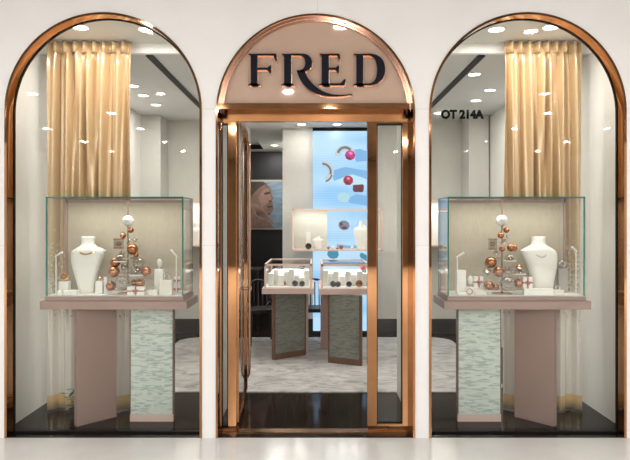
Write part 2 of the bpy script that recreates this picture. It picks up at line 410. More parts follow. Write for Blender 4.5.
# shop windows
def window(name, cx):
    g = MB(); pts = arch_pts(cx, R_ARCH-.020, SPRING, .012)
    g.prism(pts, .105, .115)
    root = struct(g.done(name, PANE, weld=False))
    f = MB(); f.strip(arch_pts(cx, R_ARCH, SPRING), arch_pts(cx, R_ARCH-.018, SPRING), -.008, .115)
    f.done('window_frame', COPPER, root, smooth=True)
    k = MB(); k.strip(arch_pts(cx, R_ARCH-.016, SPRING), arch_pts(cx, R_ARCH-.023, SPRING), .098, .122)
    k.box(cx-R_ARCH+.02, cx+R_ARCH-.02, .098, .122, 0, .014)
    k.done('gasket', BLACK, root)
    return root
WL = window('window_1', -1.6315); WR = window('window_2', 1.6315)

# ------------------------------------------------------------------ entrance: frame, sign, sidelights, open door
def px(u, v): return ((u-315.5)/130., EYE+(222-v)/130.)
door = MB(); cx, r, sp = ARCHES[1]
door.strip(arch_pts(0, r, sp), arch_pts(0, r-.014, sp), -.012, .16)
door.box(-.751, .751, -.01, .16, 2.530, 2.572)
door_o = struct(door.done('door_1', COPPER, smooth=True))
d2 = MB(); d2.strip(arch_pts(0, r-.012, sp, 2.56), arch_pts(0, r-.058, sp, 2.56), -.004, .05)
d2.strip(arch_pts(0, r-.036, sp, 2.56), arch_pts(0, r-.040, sp, 2.56), -.012, -.003)
d2.done('arch_trim', COPPER_PINK, door_o, smooth=True)
hd = MB(); hd.box(-.75, .75, .125, .175, 2.455, 2.53); hd.done('header_rail', BRONZE, door_o)
th = MB(); th.box(-.75, .75, .10, .19, 0, .006); th.done('threshold', BRONZE, door_o)

def sidelight(x0, x1, w0, w1, zb):
    f = MB()
    f.box(x0, x0+w0, .13, .175, zb, 2.53, bev=.004); f.box(x1-w1, x1, .13, .175, zb, 2.53, bev=.004)
    f.box(x0, x1, .131, .174, zb, zb+.022); f.box(x0, x1, .131, .174, 2.44, 2.52)
    fo = f.done('sidelight_frame', COPPER, door_o, smooth=False)
    k = MB(); a, b = x0+w0, x1-w1
    k.box(a, a+.006, .14, .165, zb+.022, 2.44); k.box(b-.006, b, .14, .165, zb+.022, 2.44); k.box(a, b, .14, .165, zb+.022, zb+.034); k.box(a, b, .14, .165, 2.428, 2.44)
    k.done('gasket', BLACK, fo)
    g = MB(); g.box(a, b, .15, .158, zb+.03, 2.43); g.done('glass_pane', PANE, fo)
    if zb > .02:
        p = MB(); p.box(x0+.01, x1-.01, .14, .17, 0.006, zb); p.done('plinth', BRONZE, fo)
sidelight(.409, .772, .078, .085, .042)
sidelight(-.755, -.625, .012, .070, .010)

A = Vector((-.632, .18, 0)); B_ = Vector((-.678, 1.205, 0)); ang = math.atan2(B_.y-A.y, B_.x-A.x); LL = (B_-A).length
ML = Matrix.Translation(A) @ Matrix.Rotation(ang, 4, 'Z')
leaf = thing('glass_door', 'open glass door leaf with slim copper frame swung inward at the entrance', 'door', A)
f = MB(); f.box(0, .045, -.02, .02, .012, 2.54, ML); f.box(LL-.04, LL, -.02, .02, .012, 2.54, ML)
f.box(.045, LL-.04, -.02, .02, 2.49, 2.54, ML); f.box(.045, LL-.04, -.02, .02, .012, .06, ML); f.done('door_frame', COPPER, leaf)
g = MB(); g.box(.045, LL-.04, -.004, .004, .06, 2.49, ML); g.done('glass_pane', PANE, leaf)
h = MB(); h.tube([ML @ Vector(p) for p in [(LL-.05, -.018, .16), (LL-.05, -.034, .19), (LL-.05, -.04, .25), (LL-.05, -.04, 2.36), (LL-.05, -.034, 2.42), (LL-.05, -.018, 2.46)]], .013)
h.done('pull_handle', COPPER_PINK, leaf, smooth=True)['label'] = 'tall rose copper pull bar'
h = MB(); h.tube([ML @ Vector((LL-.02, -.05, 1.02)), ML @ Vector((LL-.02, .06, 1.02))], .024, 14); h.box(LL-.09, LL-.0, -.058, -.04, 1.0, 1.035, ML)
h.done('door_lock', COPPER_PINK, leaf, smooth=True)

# sign over the entrance
sign = thing('shop_sign', 'arched rose metal fascia with dark FRED lettering over the entrance', 'sign', (0, .02, 2.57))
b = MB(); pts = arch_pts(0, r-.05, sp, 2.565); pts = [p for p in pts if p[1] >= 2.565 - 1e-6]
b.prism(pts, .02, .045); b.done('sign_panel', PLATE, sign)
def UV(u, v): return px(240+u/4.065, 30+v/4.065)
def bez(p, n=10):
    out = []
    P = [Vector(q) for q in p]
    for i in range(0, len(P)-1, 3):
        for k in range(n):
            t = k/n; out.append(P[i]*(1-t)**3+P[i+1]*3*t*(1-t)**2+P[i+2]*3*t*t*(1-t)+P[i+3]*t**3)
    out.append(P[-1]); return [(q.x, q.y) for q in out]
YL0, YL1 = -.022, .02
def letter(ch):
    m = MB()
    def poly(*p): m.prism([UV(*q) for q in p], YL0, YL1, 1)
    def band(o, i): m.strip([UV(*q) for q in o], [UV(*q) for q in i], YL0, YL1, 1)
    def stem(x0, x1, sl, sr, top=None):
        poly((x0, 100), (x1, 100), (x1, 227), (x0, 227))
        poly((sl, 228), (sl, 225), (x0-1, 219), (x1+1, 219), (sr, 225), (sr, 228))
        poly((top if top else sl, 99), (x0, 99), (x0, 107), (x0-3, 105))
    if ch == 'F':
        stem(45, 72, 34, 83); poly((72, 99), (148, 99), (151, 129), (146, 129), (136, 108), (72, 107))
        poly((72, 156), (112, 156), (124, 146), (127, 146), (127, 179), (124, 179), (112, 165), (72, 165))
    if ch == 'R':
        stem(180, 208, 168, 220, 168)
        o = bez([(208, 99), (225, 99), (240, 99), (252, 99), (280, 99), (293, 115), (293, 136), (293, 158), (276, 172), (250, 174), (244, 175), (238, 174), (232, 172)])
        i = bez([(208, 107), (222, 107), (232, 107), (240, 107), (258, 107), (265, 119), (265, 136), (265, 154), (256, 164), (243, 166), (240, 166), (236, 166), (230, 166)])
        band(o, i)
        o = bez([(231, 168), (236, 190), (250, 218), (272, 238), (296, 259), (325, 268), (355, 272), (390, 276), (430, 272), (456, 262)])
        i = bez([(262, 166), (268, 184), (276, 200), (292, 217), (312, 238), (335, 254), (365, 261), (395, 268), (425, 267), (456, 261)])
        band(o, i)
    if ch == 'E':
        stem(332, 361, 318, 362, 322); poly((361, 99), (404, 99), (408, 124), (403, 124), (394, 107), (361, 107))
        poly((361, 156), (388, 156), (399, 146), (402, 146), (402, 179), (399, 179), (388, 165), (361, 165))
        poly((361, 228), (361, 219), (408, 219), (424, 202), (430, 202), (424, 228))
    if ch == 'D':
        stem(472, 500, 460, 501, 460)
        band(bez([(500, 99), (508, 99), (516, 99), (524, 99), (566, 99), (589, 124), (589, 162), (589, 204), (562, 228), (520, 228), (514, 228), (506, 228), (500, 228)]),
             bez([(500, 107), (506, 107), (512, 107), (518, 107), (545, 107), (556, 128), (556, 162), (556, 200), (545, 220), (518, 220), (512, 220), (506, 220), (500, 220)]))
    o = m.done('letter', [NAVY, COPPER], sign, weld=False)
    k = bmesh.new(); k.from_mesh(o.data); q = MB(); q.bm.free(); q.bm = k
    for v in k.verts:
        v.co += ORI[sign.name]+Vector((.006, 0, -.008)); v.co.y = .019 if v.co.y > 0 else .004
    for f_ in k.faces: f_.material_index = 0
    q.done('letter_back', COPPER_PINK, o, weld=False)['label'] = 'copper backing of the letter'
    return o
for ch in 'FRED': letter(ch)

def text_obj(name, s, width, height, loc, m, ext=.001, parent=None, bold=0.):
    cu = bpy.data.curves.new(name+'_text', 'FONT'); cu.body = s; cu.extrude = 0; cu.offset = bold; cu.fill_mode = 'FRONT'
    t = bpy.data.objects.new(name+'_tmp', cu); COL.objects.link(t); bpy.context.view_layer.update()
    me = bpy.data.meshes.new_from_object(t.evaluated_get(bpy.context.evaluated_depsgraph_get())); bpy.data.objects.remove(t)
    xs = [v.co.x for v in me.vertices]; ys = [v.co.y for v in me.vertices]
    for v in me.vertices:
        v.co = Vector(((v.co.x-(min(xs)+max(xs))/2)*width/(max(xs)-min(xs)), 0, (v.co.y-(min(ys)+max(ys))/2)*height/(max(ys)-min(ys))))
    me.name = name; me.materials.clear(); me.materials.append(m)
    o = bpy.data.objects.new(name, me); COL.objects.link(o)
    if parent: o.parent = parent; o.location = Vector(loc)-ORI[parent.name]
    else: o.location = loc
    so = o.modifiers.new('thickness', 'SOLIDIFY'); so.thickness = ext; so.offset = 0
    ORI[o.name] = Vector(loc)
    return o
D_ = DIST+.104
tag(text_obj('unit_number', 'OT 214A', 43*D_/F, 9.4*D_/F, ((462.5-315.5)*D_/F, .1035, EYE+(222-114.3)*D_/F), TXT, bold=.06),
    'black unit number OT 214A on the glass of the right shop window', 'lettering')

# ------------------------------------------------------------------ curtains
def curtain(sx, label):
    n, rows = 240, 40; m = MB(); grid = []
    ph = random.random()
    x_out, x_in = (2.35, 1.625) if sx < 0 else (2.335, 1.665)
    for j in range(rows+1):
        z = .012+(3.245-.012)*j/rows; row = []; head = max(0, (z-3.12)/.1)
        for i in range(n+1):
            t = i/n; a = t*8.5*2*PI
            drift = .5*math.sin(2.2*t*PI+z*.9)+.35*math.sin(5*t*PI)*(1-z/3.3)
            lo = max(0., min(1., (1.35-z)/.9))
            amp = .051*(1+.2*math.sin(7.3*t+1.3))*(1-.45*min(1, head))*(1-.75*lo)
            a2 = t*3.5*2*PI-1.2
            hd2 = 1-min(1, head)
            big = math.sin(6.4*2*PI*t+1.2*math.sin(3.1*t*PI+z*.8)+.55*z+ph*6)
            fine = math.sin(12.3*2*PI*t-.9*z+2*math.sin(2.3*t+z*.6))
            y = .675+(1-lo)*hd2*(.036*big+.017*fine)+(1-hd2)*.026*math.sin(a)+.042*lo*math.sin(a2)+.006*lo*fine
            x = x_out+(x_in-x_out)*t+.006*math.cos(6.4*2*PI*t)*(1-lo)
            row.append(m.bm.verts.new((sx*x, y, z)))
        grid.append(row)
    for j in range(rows):
        for i in range(n): m.bm.faces.new((grid[j][i], grid[j][i+1], grid[j+1][i+1], grid[j+1][i]))
    o = m.done('curtain', SATIN, origin=(sx*1.97, .675, 0))
    o.data.shade_smooth()
    so = o.modifiers.new('thickness', 'SOLIDIFY'); so.thickness = .003
    h = MB(); hp = []
    for i in range(n+1):
        t = i/n; a = t*8.5*2*PI
        hp.append((sx*(x_out+(x_in-x_out)*t), .675+.026*math.sin(a)))
    rows2 = []
    for z in (3.15, 3.247): rows2.append([h.bm.verts.new((x, y-.012, z)) for x, y in hp])
    for i in range(n): h.bm.faces.new((rows2[0][i], rows2[0][i+1], rows2[1][i+1], rows2[1][i]))
    hh = h.done('heading_band', SATIN, o); hh.data.shade_smooth(); so = hh.modifiers.new('thickness', 'SOLIDIFY'); so.thickness = .004
    return tag(o, label, 'curtain')
curtain(-1, 'gold satin curtain hanging beside the outer wall of the left shop window')
curtain(1, 'gold satin curtain behind the right shop window, the one marked OT 214A')

# ------------------------------------------------------------------ window display counters
ZC = 1.067
def pane(a, parent, edges):
    """glass sheet: clear faces, green cut edges on the axes listed"""
    x0, x1, y0, y1, z0, z1 = a
    m = MB(); m.box(*a); o = m.done('glass_pane', [CASEGLASS, EDGE], parent)
    size = (x1-x0, y1-y0, z1-z0); thin = size.index(min(size))
    for f in o.data.polygons:
        if abs(f.normal[thin]) < .5: f.material_index = 1
    return o
def window_counter(sx, label):
    def X(a, b): return sorted((sx*a, sx*b))
    root = thing('display_counter', label, 'display counter', (sx*1.6, .35, 0), 'display counters in the shop windows')
    x0, x1 = X(2.196, 1.025)
    m = MB(); m.box(x0, x1, .16, .60, .963, 1.028, bev=.003); a, b_ = X(2.165, 1.055); m.box(a, b_, .185, .575, 1.028, ZC-.006, bev=.002)
    m.done('counter_top', MAUVE, root)
    m = MB(); a, b_ = X(2.152, 1.067); m.box(a, b_, .20, .565, ZC-.006, ZC+.004); m.done('display_base', WHITE, root)
    # brown slab leg set at an angle, and mosaic leg square to the street
    def slab(p, q, t, name, mats, inset=False):
        P = Vector((sx*p[0], p[1], 0)); Q = Vector((sx*q[0], q[1], 0)); d = (Q-P).normalized(); nrm = Vector((-d.y, d.x, 0))
        if nrm.y < 0: nrm = -nrm
        m = MB(); c = [P, Q, Q+nrm*t, P+nrm*t]
        m.plan([(v.x, v.y) for v in c], 0, .963)
        o = m.done(name, mats, root)
        if inset:
            k = MB(); e = .010; c = [P+d*e-nrm*.004, Q-d*e-nrm*.004, Q-d*e+nrm*.01, P+d*e+nrm*.01]
            k.plan([(v.x, v.y) for v in c], .062, .963); k.done('mosaic_face', MOSAIC, o)['label'] = 'pale teal mosaic facing of the leg'
            k = MB(); c = [P+d*.002-nrm*.002, Q-d*.002-nrm*.002, Q-d*.002+nrm*.01, P+d*.002+nrm*.01]; k.plan([(v.x, v.y) for v in c], 0, .062); k.done('kick_plate', MAUVE_LIGHT, o)
    slab((1.934, .25), (1.697, .50), .05, 'leg', MAUVE)
    slab((1.545, .375), (1.180, .375), .05, 'leg', WALNUT, True)
    # glass case
    t = .009; zt = 1.862; xo, xi = 2.159, 1.061; y0, y1 = .19, .575
    a, b_ = X(xo, xi); pane((a, b_, y0, y0+t, ZC, zt-t), root, 0)
    pane((a, b_, y0, y1, zt-t, zt), root, 0)
    a2, b2 = X(xo, xo-t); pane((a2, b2, y0+t, y1, ZC, zt-t), root, 0)
    a2, b2 = X(xi+t, xi); pane((a2, b2, y0+t, y1, ZC, zt-t), root, 0)
    e = MB()
    for xa, xb in ((xo+.002, xo-.009), (xi+.008, xi-.002)):
        a2, b2 = X(xa, xb); e.box(a2, b2, y0-.001, y0+.010, ZC, zt)
    e.box(a, b_, y0-.001, y0+.009, zt-.010, zt+.001)
    e.done('glass_edge', EDGE, root)['label'] = 'green cut edges of the glass case'
    m = MB(); a2, b2 = X(2.135, 1.075); m.box(a2, b2, y1-.03, y1-.015, ZC, 1.845); m.done('back_panel', LINEN, root)['label'] = 'beige linen back panel'
    m = MB(); a2, b2 = X(2.150, 2.128); m.box(a2, b2, y1-.045, y1-.01, ZC, 1.85); a2, b2 = X(1.082, 1.064); m.box(a2, b2, y1-.045, y1-.01, ZC, 1.85)
    a2, b2 = X(2.150, 1.064); m.box(a2, b2, y1-.045, y1-.01, 1.826, 1.85); m.done('back_frame', MAUVE, root)
    l = area('case_light', (sx*1.61, .27, zt-.02), CASE_W, .1, (1, .95, .88), rot=(0, 0, 0), size=(.95, .05))
    return root
window_counter(-1, 'mauve counter with glass case in the left shop window, gold-necklace bust at its left')
window_counter(1, 'mauve counter with glass case in the right shop window, bust right of its tree')

def at(u, d): return (u-315.5)*d/F
def zz(v, d): return EYE-(v-222)*d/F
ZB = ZC+.004
def bust(name, label, d, secs, parts=None, ry=.45, m=WHITE):
    """secs: rows (left px, right px, row px)"""
    base = min(zz(s[2], d) for s in secs)
    dz = 0
    cx0 = at((secs[0][0]+secs[0][1])/2, d)
    root = thing(name, label, 'bust', (cx0, d-DIST, ZB))
    b_ = MB(); L = []
    for l, r_, v in sorted(secs, key=lambda s: -s[2]):
        hw = (r_-l)/2*d/F; L.append((at((l+r_)/2, d), d-DIST, ZB+(zz(v, d)-base)*((zz(237, d)-ZB)/(zz(237, d)-base)), hw, max(.03, min(.062, hw*.35+.018))))
    b_.loft(L, 40, 2.6); o = b_.done('bust_form', m, root, smooth=True)
    return root, dz
d = 4.99
lb, dz = bust('necklace_bust', 'white necklace bust wearing a gold collar, in the left window case', d,
    [(82.5, 94, 236.6), (81.2, 95.2, 237.2), (81.8, 94.5, 240), (82, 94.5, 244), (80.8, 96, 245.6), (78.7, 98.6, 247.2), (76.2, 101.8, 248.8), (74, 104.6, 250.3), (72.4, 106, 251.3), (71.6, 105.6, 253), (71.3, 103.3, 258), (71.8, 101, 264), (73, 98.8, 270), (75, 97, 277), (77, 95.6, 284), (78.5, 94.6, 290), (79, 94.3, 295)])
m = MB(); ptsn = []
for k in range(28):
    a = 2*PI*k/28
    ptsn.append((at(89, d)+.080*math.cos(a), d-DIST+.074*math.sin(a)-.002, zz(246.7, d)-.060*max(0, -math.sin(a))**1.2+.02*max(0, math.sin(a))))
m.tube(ptsn, .0065, 8, True); m.done('gold_necklace', GOLD, None, origin=(at(88.3, d), d-DIST, zz(252, d)), smooth=True)
tag(bpy.data.objects['gold_necklace'], 'thick gold collar necklace around the neck of the left window bust', 'necklace')
rb, dz = bust('necklace_bust', 'white necklace bust turned left, in the right window case beside the tree', d,
    [(533, 544.5, 236.6), (531.8, 545.6, 237.2), (532, 545, 240), (531.5, 545, 244), (530, 546.5, 245.6), (527, 549, 247.2), (523.8, 551.7, 248.8), (521.5, 553.6, 250.2), (520.3, 555, 251.3), (521, 556.2, 253), (522.3, 556.6, 256), (525, 557, 262), (527.5, 556.5, 268), (529.5, 555.5, 274), (531.2, 554, 281), (532, 553, 287), (532, 552.5, 295)])
m = MB(); ptsn = []
for k in range(28):
    a = 2*PI*k/28; ptsn.append((at(538.5, d)+.064*math.cos(a), d-DIST+.075*math.sin(a)-.002, zz(246.7, d)-.085*max(0, -math.sin(a))**1.3+.01*max(0, math.sin(a))))
m.tube(ptsn, .002, 6, True); m.done('fine_necklace', STEEL, None, origin=(at(538.5, d), d-DIST, zz(253, d)), smooth=True)
tag(bpy.data.objects['fine_necklace'], 'fine pale chain necklace around the right window bust', 'necklace')

# bauble trees
def bauble_tree(label, u0, balls, domes, boxes_, tiers):
    d = 4.93; y = d-DIST
    root = thing('bauble_tree', label, 'christmas tree', (at(u0, d), y, ZB), 'bauble trees in the window cases')
    m = MB(); m.tube([(at(u0, d), y, ZB), (at(u0, d), y, 1.85)], .005); m.done('centre_rod', WALNUT, root, smooth=True)
    m = MB(); m.lathe([(.085, 0), (.085, .006), (.02, .008), (.008, .02)], (at(u0, d), y, ZB)); m.done('tree_base', COPPER_PINK, root, smooth=True)
    for v, rr in tiers:
        m = MB(); m.ring((at(u0, d), y, zz(v, d)), rr, .0022)
        for k in range(4):
            a = PI*k/4+.4; m.tube([(at(u0, d)-rr*math.cos(a), y-rr*math.sin(a), zz(v, d)), (at(u0, d)+rr*math.cos(a), y+rr*math.sin(a), zz(v, d))], .0016, 6)
        m.done('tier_ring', STEEL, root, smooth=True)
    tr = tiers
    for k, (u, v, rp, kind, off) in enumerate(balls):
        rr = rp*d/F; c = (at(u, d), y+off, zz(v, d))
        m = MB(); m.sphere(c, rr); o = m.done('bauble', {'c': BAUBLE, 'g': BUBBLE, 'w': PEARL}[kind], root, smooth=True)
        if kind == 'c': o['label'] = 'shiny copper bauble'
        elif kind == 'g': o['label'] = 'clear glass bauble'
        else: o['label'] = 'white ball with tiny FRED lettering at the tree top'
        if kind == 'w':
            text_obj('lettering', 'FRED', rr*1.25, rr*.42, (c[0], c[1]-rr*1.0, c[2]), GREY_FAB, .0015, o)
        elif rr > .02:
            q = MB(); q.lathe([(.006, -.002), (.006, .008), (.002, .010)], (c[0], c[1], c[2]+rr), 10); q.done('bauble_cap', STEEL, o, smooth=True)
        if abs(u-u0) > 1 or off:   # wire that holds it to the rod
            q = MB(); q.tube([(at(u0, d), y, c[2]+rr*.6), c], .0016, 6); q.done('bauble_wire', STEEL, o)
    for u, v, rp in domes:
        rr = rp*d/F; c = (at(u, d), y-.045, zz(v, d))
        m = MB(); m.lathe([(rr*math.cos(a), rr*1.25*math.sin(a)) for a in [PI/2*k/8 for k in range(9)] if math.cos(a) > 1e-3]+[(.002, rr*1.25)], c); o = m.done('glass_dome', BUBBLE, root, smooth=True)
        q = MB(); q.lathe([(rr*1.2, -.008), (rr*1.25, -.004), (rr*1.2, 0)], c); q.done('dome_plate', IVORY, o, smooth=True)
        q = MB(); q.ring((c[0], c[1], c[2]+.018), .013, .003, 'Y'); q.done('display_ring', GOLD, o, smooth=True)
        q = MB(); q.tube([(at(u0, d), y, c[2]-.004), (c[0], c[1], c[2]-.004)], .002, 6); q.done('dome_wire', STEEL, o)
    for u, v, wd, ht in boxes_:
        w_ = wd*d/F/2; h_ = ht*d/F/2; c = (at(u, d), y-.03, zz(v, d))
        m = MB(); m.box(c[0]-w_, c[0]+w_, c[1]-w_, c[1]+w_, c[2]-h_, c[2]+h_, bev=.002); o = m.done('glass_drum', BUBBLE, root)
        for s_ in (-1, 1):
            q = MB(); q.box(c[0]-w_*1.08, c[0]+w_*1.08, c[1]-w_*1.08, c[1]+w_*1.08, c[2]+s_*h_-.005, c[2]+s_*h_+.005, bev=.002); q.done('drum_band', COPPER_PINK, o)
        q = MB(); q.ring((c[0], c[1], c[2]), .014, .004, 'Y'); q.done('display_ring', BAUBLE, o, smooth=True)
        q = MB(); q.tube([(at(u0, d), y, c[2]), (c[0], c[1], c[2])], .002, 6); q.done('drum_wire', STEEL, o)
    return root
bauble_tree('copper bauble tree in the left window case, right of the gold-necklace bust', 128,
    [(128, 221, 5.6, 'w', 0), (131.2, 230, 3, 'c', -.01), (123.8, 235.5, 3, 'c', -.02), (134, 249, 5.6, 'c', -.04), (138, 254.5, 2.6, 'c', -.05), (116.5, 262, 5, 'c', -.03), (116, 271.3, 5.8, 'c', -.05),
     (140, 263.5, 6.3, 'g', -.02), (139, 268.5, 2.8, 'c', -.03), (147.5, 271.3, 5, 'c', -.03), (127, 266.5, 3.4, 'g', -.06), (113, 285.3, 5, 'c', -.05), (125.2, 282.5, 7.3, 'g', -.06), (135.5, 282, 3.2, 'c', -.04), (142, 282.3, 4.7, 'c', -.05),
     (135.5, 240, 2.4, 'g', 0), (129, 241, 2.6, 'g', .03), (121, 254, 3, 'g', .02), (133, 259, 3, 'g', .04)],
    [(122, 260.5, 5.5), (138, 274, 6)], [(120, 243.5, 8, 9), (126, 268, 6, 8)], [(243, .05), (258, .075), (273, .105), (289, .13)])
bauble_tree('copper bauble tree in the right window case, left of the white bust', 502,
    [(501.7, 220.5, 5.6, 'w', 0), (506, 230, 3, 'c', -.01), (500, 235.3, 3.2, 'c', -.02), (501, 248.5, 2.9, 'c', -.03), (509.3, 247.5, 3.8, 'c', -.04), (513, 247.5, 3.6, 'c', -.02), (489, 262, 5.7, 'c', -.05), (486, 271, 4.2, 'g', -.03),
     (496.5, 271.2, 5.3, 'c', -.05), (506, 270.5, 4, 'g', -.04), (518, 268, 3.6, 'c', -.03), (487, 284.7, 4.7, 'c', -.05), (493.5, 286.2, 3.2, 'c', -.06), (505, 283, 7.5, 'g', -.06), (517, 282.5, 4.8, 'c', -.04),
     (508, 237, 2.3, 'g', .02), (505, 241, 2.4, 'g', 0), (497, 253, 2.6, 'g', .03), (512, 259, 3, 'g', .03)],
    [(508, 260, 5), (517, 273, 5.5)], [(491.5, 244, 7, 10), (511, 271, 6, 7)], [(243, .05), (258, .075), (273, .105), (289, .13)])

# small display pieces in the cases
def block(name, label, cat, u0, u1, v0, d, m=WHITE, dep=.06, v1=None, group=None):
    z1 = zz(v0, d); z0 = ZB if v1 is None else zz(v1, d)
    return tag(boxobj(name, m, (at(u0, d), at(u1, d), d-DIST-dep/2, d-DIST+dep/2, z0, z1), origin=(at((u0+u1)/2, d), d-DIST, z0), bev=.003), label, cat, group)
def ring_on(name, label, u, v, rp, d, z_bottom, m=GOLD, thick=.006, cat='ring', wide=1.):
    if wide > 1:
        R = rp*d/F; c = (at(u, d), d-DIST, z_bottom+R); M = Matrix.Translation(c) @ Matrix.Rotation(.95, 4, 'X')
        q = MB(); H = .021; q.lathe([(R, -H), (R*1.12, -H*.5), (R*1.16, 0), (R*1.12, H*.5), (R, H), (R*.9, H), (R*.9, -H)], (0, 0, 0), 28)
        for v_ in q.bm.verts: v_.co = M @ v_.co
        return tag(q.done(name, m, origin=(c[0], c[1], z_bottom), smooth=True), label, cat)
    R = rp*d/F; q = MB(); c = (at(u, d), d-DIST, z_bottom+R+thick)
    q.ring(c, R, thick, 'Y', tilt=.35)
    if wide > 1:
        for k in (-1, 1): q.ring((c[0], c[1]+k*thick*1.2, c[2]), R*.97, thick, 'Y', tilt=.35)
    return tag(q.done(name, m, origin=(c[0], c[1], z_bottom), smooth=True), label, cat)
def lamp(label, u, v, head_u, head_v, d):
    x, y = at(u, d), d-DIST; root = thing('display_lamp', label, 'lamp', (x, y, ZB), 'rod lamps in the window cases')
    q = MB(); q.lathe([(.014, 0), (.014, .006), (.005, .008)], (x, y, ZB), 14); q.done('lamp_base', WHITE, root, smooth=True)
    q = MB(); q.tube([(x, y, ZB+.006), (x, y, zz(v, d))], .0045); q.done('lamp_rod', WHITE, root, smooth=True)
    hx, hz = at(head_u, d), zz(head_v, d); q = MB(); q.tube([(x+(x-hx)*.15, y, zz(v, d)-.004), (hx, y-.01, hz)], [.006, .0095], 12); q.done('lamp_head', WHITE, root, smooth=True)
def gift(label, u0, u1, v0, v1, d, group='wrapped gift boxes in the window cases', dep=.08):
    x0, x1 = at(u0, d), at(u1, d); z1, z0 = zz(v0, d), zz(v1, d); y = d-DIST
    if z0 < ZB+.02: z0 = ZB
    root = thing('gift_box', label, 'gift box', ((x0+x1)/2, y, z0), group)
    q = MB(); q.box(x0, x1, y-dep/2, y+dep/2, z0, z1, bev=.002); q.done('box', WHITE, root)
    q = MB(); xm = (x0+x1)/2; t = .004
    q.box(xm-.006, xm+.006, y-dep/2-.002, y+dep/2+.002, z0, z1+.002); zm = (z0+z1)/2
    q.box(x0-.002, x1+.002, y-dep/2-.0022, y+dep/2+.0022, zm-.005, zm+.005); q.done('ribbon', RIBBON, root)
    q = MB(); c = (xm, y-dep/2-.008, zm)
    for s_ in (-1, 1):
        q.tube([(c[0], c[1], c[2]), (c[0]+s_*.018, c[1]-.006, c[2]+.012), (c[0]+s_*.026, c[1]-.004, c[2]+.004), (c[0]+s_*.014, c[1]-.003, c[2]-.004), (c[0], c[1], c[2])], .0035, 6)
        q.tube([(c[0], c[1], c[2]), (c[0]+s_*.014, c[1]-.004, c[2]-.018)], .003, 6)
    q.sphere(c, .006, u=10, v=6); q.done('bow', RIBBON, root, smooth=True)
# left case
dd = 4.90
block('ring_stand', 'white cube stand carrying the wide gold ring', 'display stand', 60, 69.5, 281, dd+.04)
ring_on('gold_ring', 'wide yellow gold ring on a white cube stand in the left case', 65, 276, 3.6, dd+.04, zz(281, dd+.04), thick=.010, wide=2)
block('jewel_box', 'low open white jewel tray in front of the gold ring', 'tray', 65, 78, 290, 4.84)
block('display_wedge', 'small white wedge block below the left rod lamp of the left case', 'display stand', 58.5, 63, 290, 4.84, dep=.05)
block('earring_stand', 'white block between the gold-necklace bust and the left bauble tree', 'display stand', 96.5, 103.5, 281, dd+.02)
block('earring_card', 'slim white upright card right of the white block by the left bust', 'display card', 104, 107.3, 277, dd+.03, dep=.02)
ring_on('earring', 'small gold hoop on the white block beside the left bust', 100.5, 279, 1.7, dd+.02, zz(281, dd+.02), thick=.004, cat='earring')
gift('white gift box with rust ribbon lying at the foot of the left bauble tree', 128, 145, 286.5, 296, 4.83, dep=.05)
block('tall_stand', 'tall white block with a pearl drop on top in the left case', 'display stand', 155, 164, 269.3, dd+.1)
q = MB(); q.sphere((at(159.5, dd+.1), dd+.1-DIST, zz(263.2, dd+.1)), .028, (.85, .6, 1.3)); q.lathe([(.012, 0), (.006, .012), (.006, .03)], (at(159.5, dd+.1), dd+.1-DIST, zz(269.3, dd+.1)), 12)
tag(q.done('pearl_drop', PEARL, origin=(at(159.5, dd+.1), dd+.1-DIST, zz(269.3, dd+.1)), smooth=True), 'white pearl drop standing on the tall white block', 'pendant')
block('cube_stand', 'ivory cube stand carrying a pale ring, right end of the left case', 'display stand', 160.5, 172.5, 280, 4.86, IVORY)
ring_on('pale_ring', 'pale pearl ring standing on the ivory cube stand', 166.5, 277, 3.2, 4.86, zz(280, 4.86), STEEL, .006)
block('ring_pad', 'low ivory pad between the left tree gift and the cube stand', 'display pad', 149, 158, 290, 4.85, IVORY)
ring_on('thin_ring', 'thin steel ring on the low ivory pad of the left case', 153, 288, 2.4, 4.85, zz(290, 4.85), STEEL, .003)
lamp('white rod lamp at the left end of the left window case', 56, 256, 63, 252, 4.88)
lamp('white rod lamp at the right end of the left window case', 176.3, 256.5, 171, 249.5, 4.88)
gift('small white gift with rust ribbon at the right end of the left case', 174, 180.5, 284.5, 296, 4.93, dep=.05)
gift('smaller white gift stacked on the gift at the right end', 174.5, 180, 276.5, 284.5, 4.93, dep=.045)
# right case
block('tall_stand', 'tall white block at the left end of the right case', 'display stand', 456, 465, 270, dd+.06)
lamp('white rod lamp at the left end of the right window case', 457.3, 257, 464, 252.5, 4.86)
block('low_stand', 'long low white block under the pearl at the left of the right case', 'display stand', 465, 477, 287, dd+.04)
q = MB(); q.sphere((at(470.5, dd+.04), dd+.04-DIST, zz(280, dd+.04)), .024, (.95, .6, 1.5)); q.lathe([(.014, 0), (.006, .008)], (at(470.5, dd+.04), dd+.04-DIST, zz(287, dd+.04)), 12)
tag(q.done('pearl_drop', PEARL, origin=(at(470.5, dd+.04), dd+.04-DIST, zz(287, dd+.04)), smooth=True), 'oval white pearl on the low block in the right case', 'pendant')
block('jewel_box', 'low white jewel tray in front of the tall block in the right case', 'tray', 457, 470, 292, 4.83)
q = MB(); q.ring((at(468.5, 4.83), 4.83-DIST-.034, zz(291, 4.83)), .022, .0035, 'Y'); tag(q.done('bangle', RIBBON, origin=(at(468.5, 4.83), 4.83-DIST-.034, zz(291, 4.83)), smooth=True), 'thin rust red bangle leaning on the low white tray', 'bangle')
gift('white gift box with rust bow left of the right bauble tree', 473.5, 482.5, 276.5, 287, dd+.06, dep=.06)
block('gift_plinth', 'white plinth under the gift box left of the right tree', 'display stand', 472.5, 484, 287, dd+.06+.0, v1=None)
block('ring_pad', 'ivory pad in front of the right bauble tree', 'display pad', 474, 486, 291, 4.83, IVORY, dep=.05)
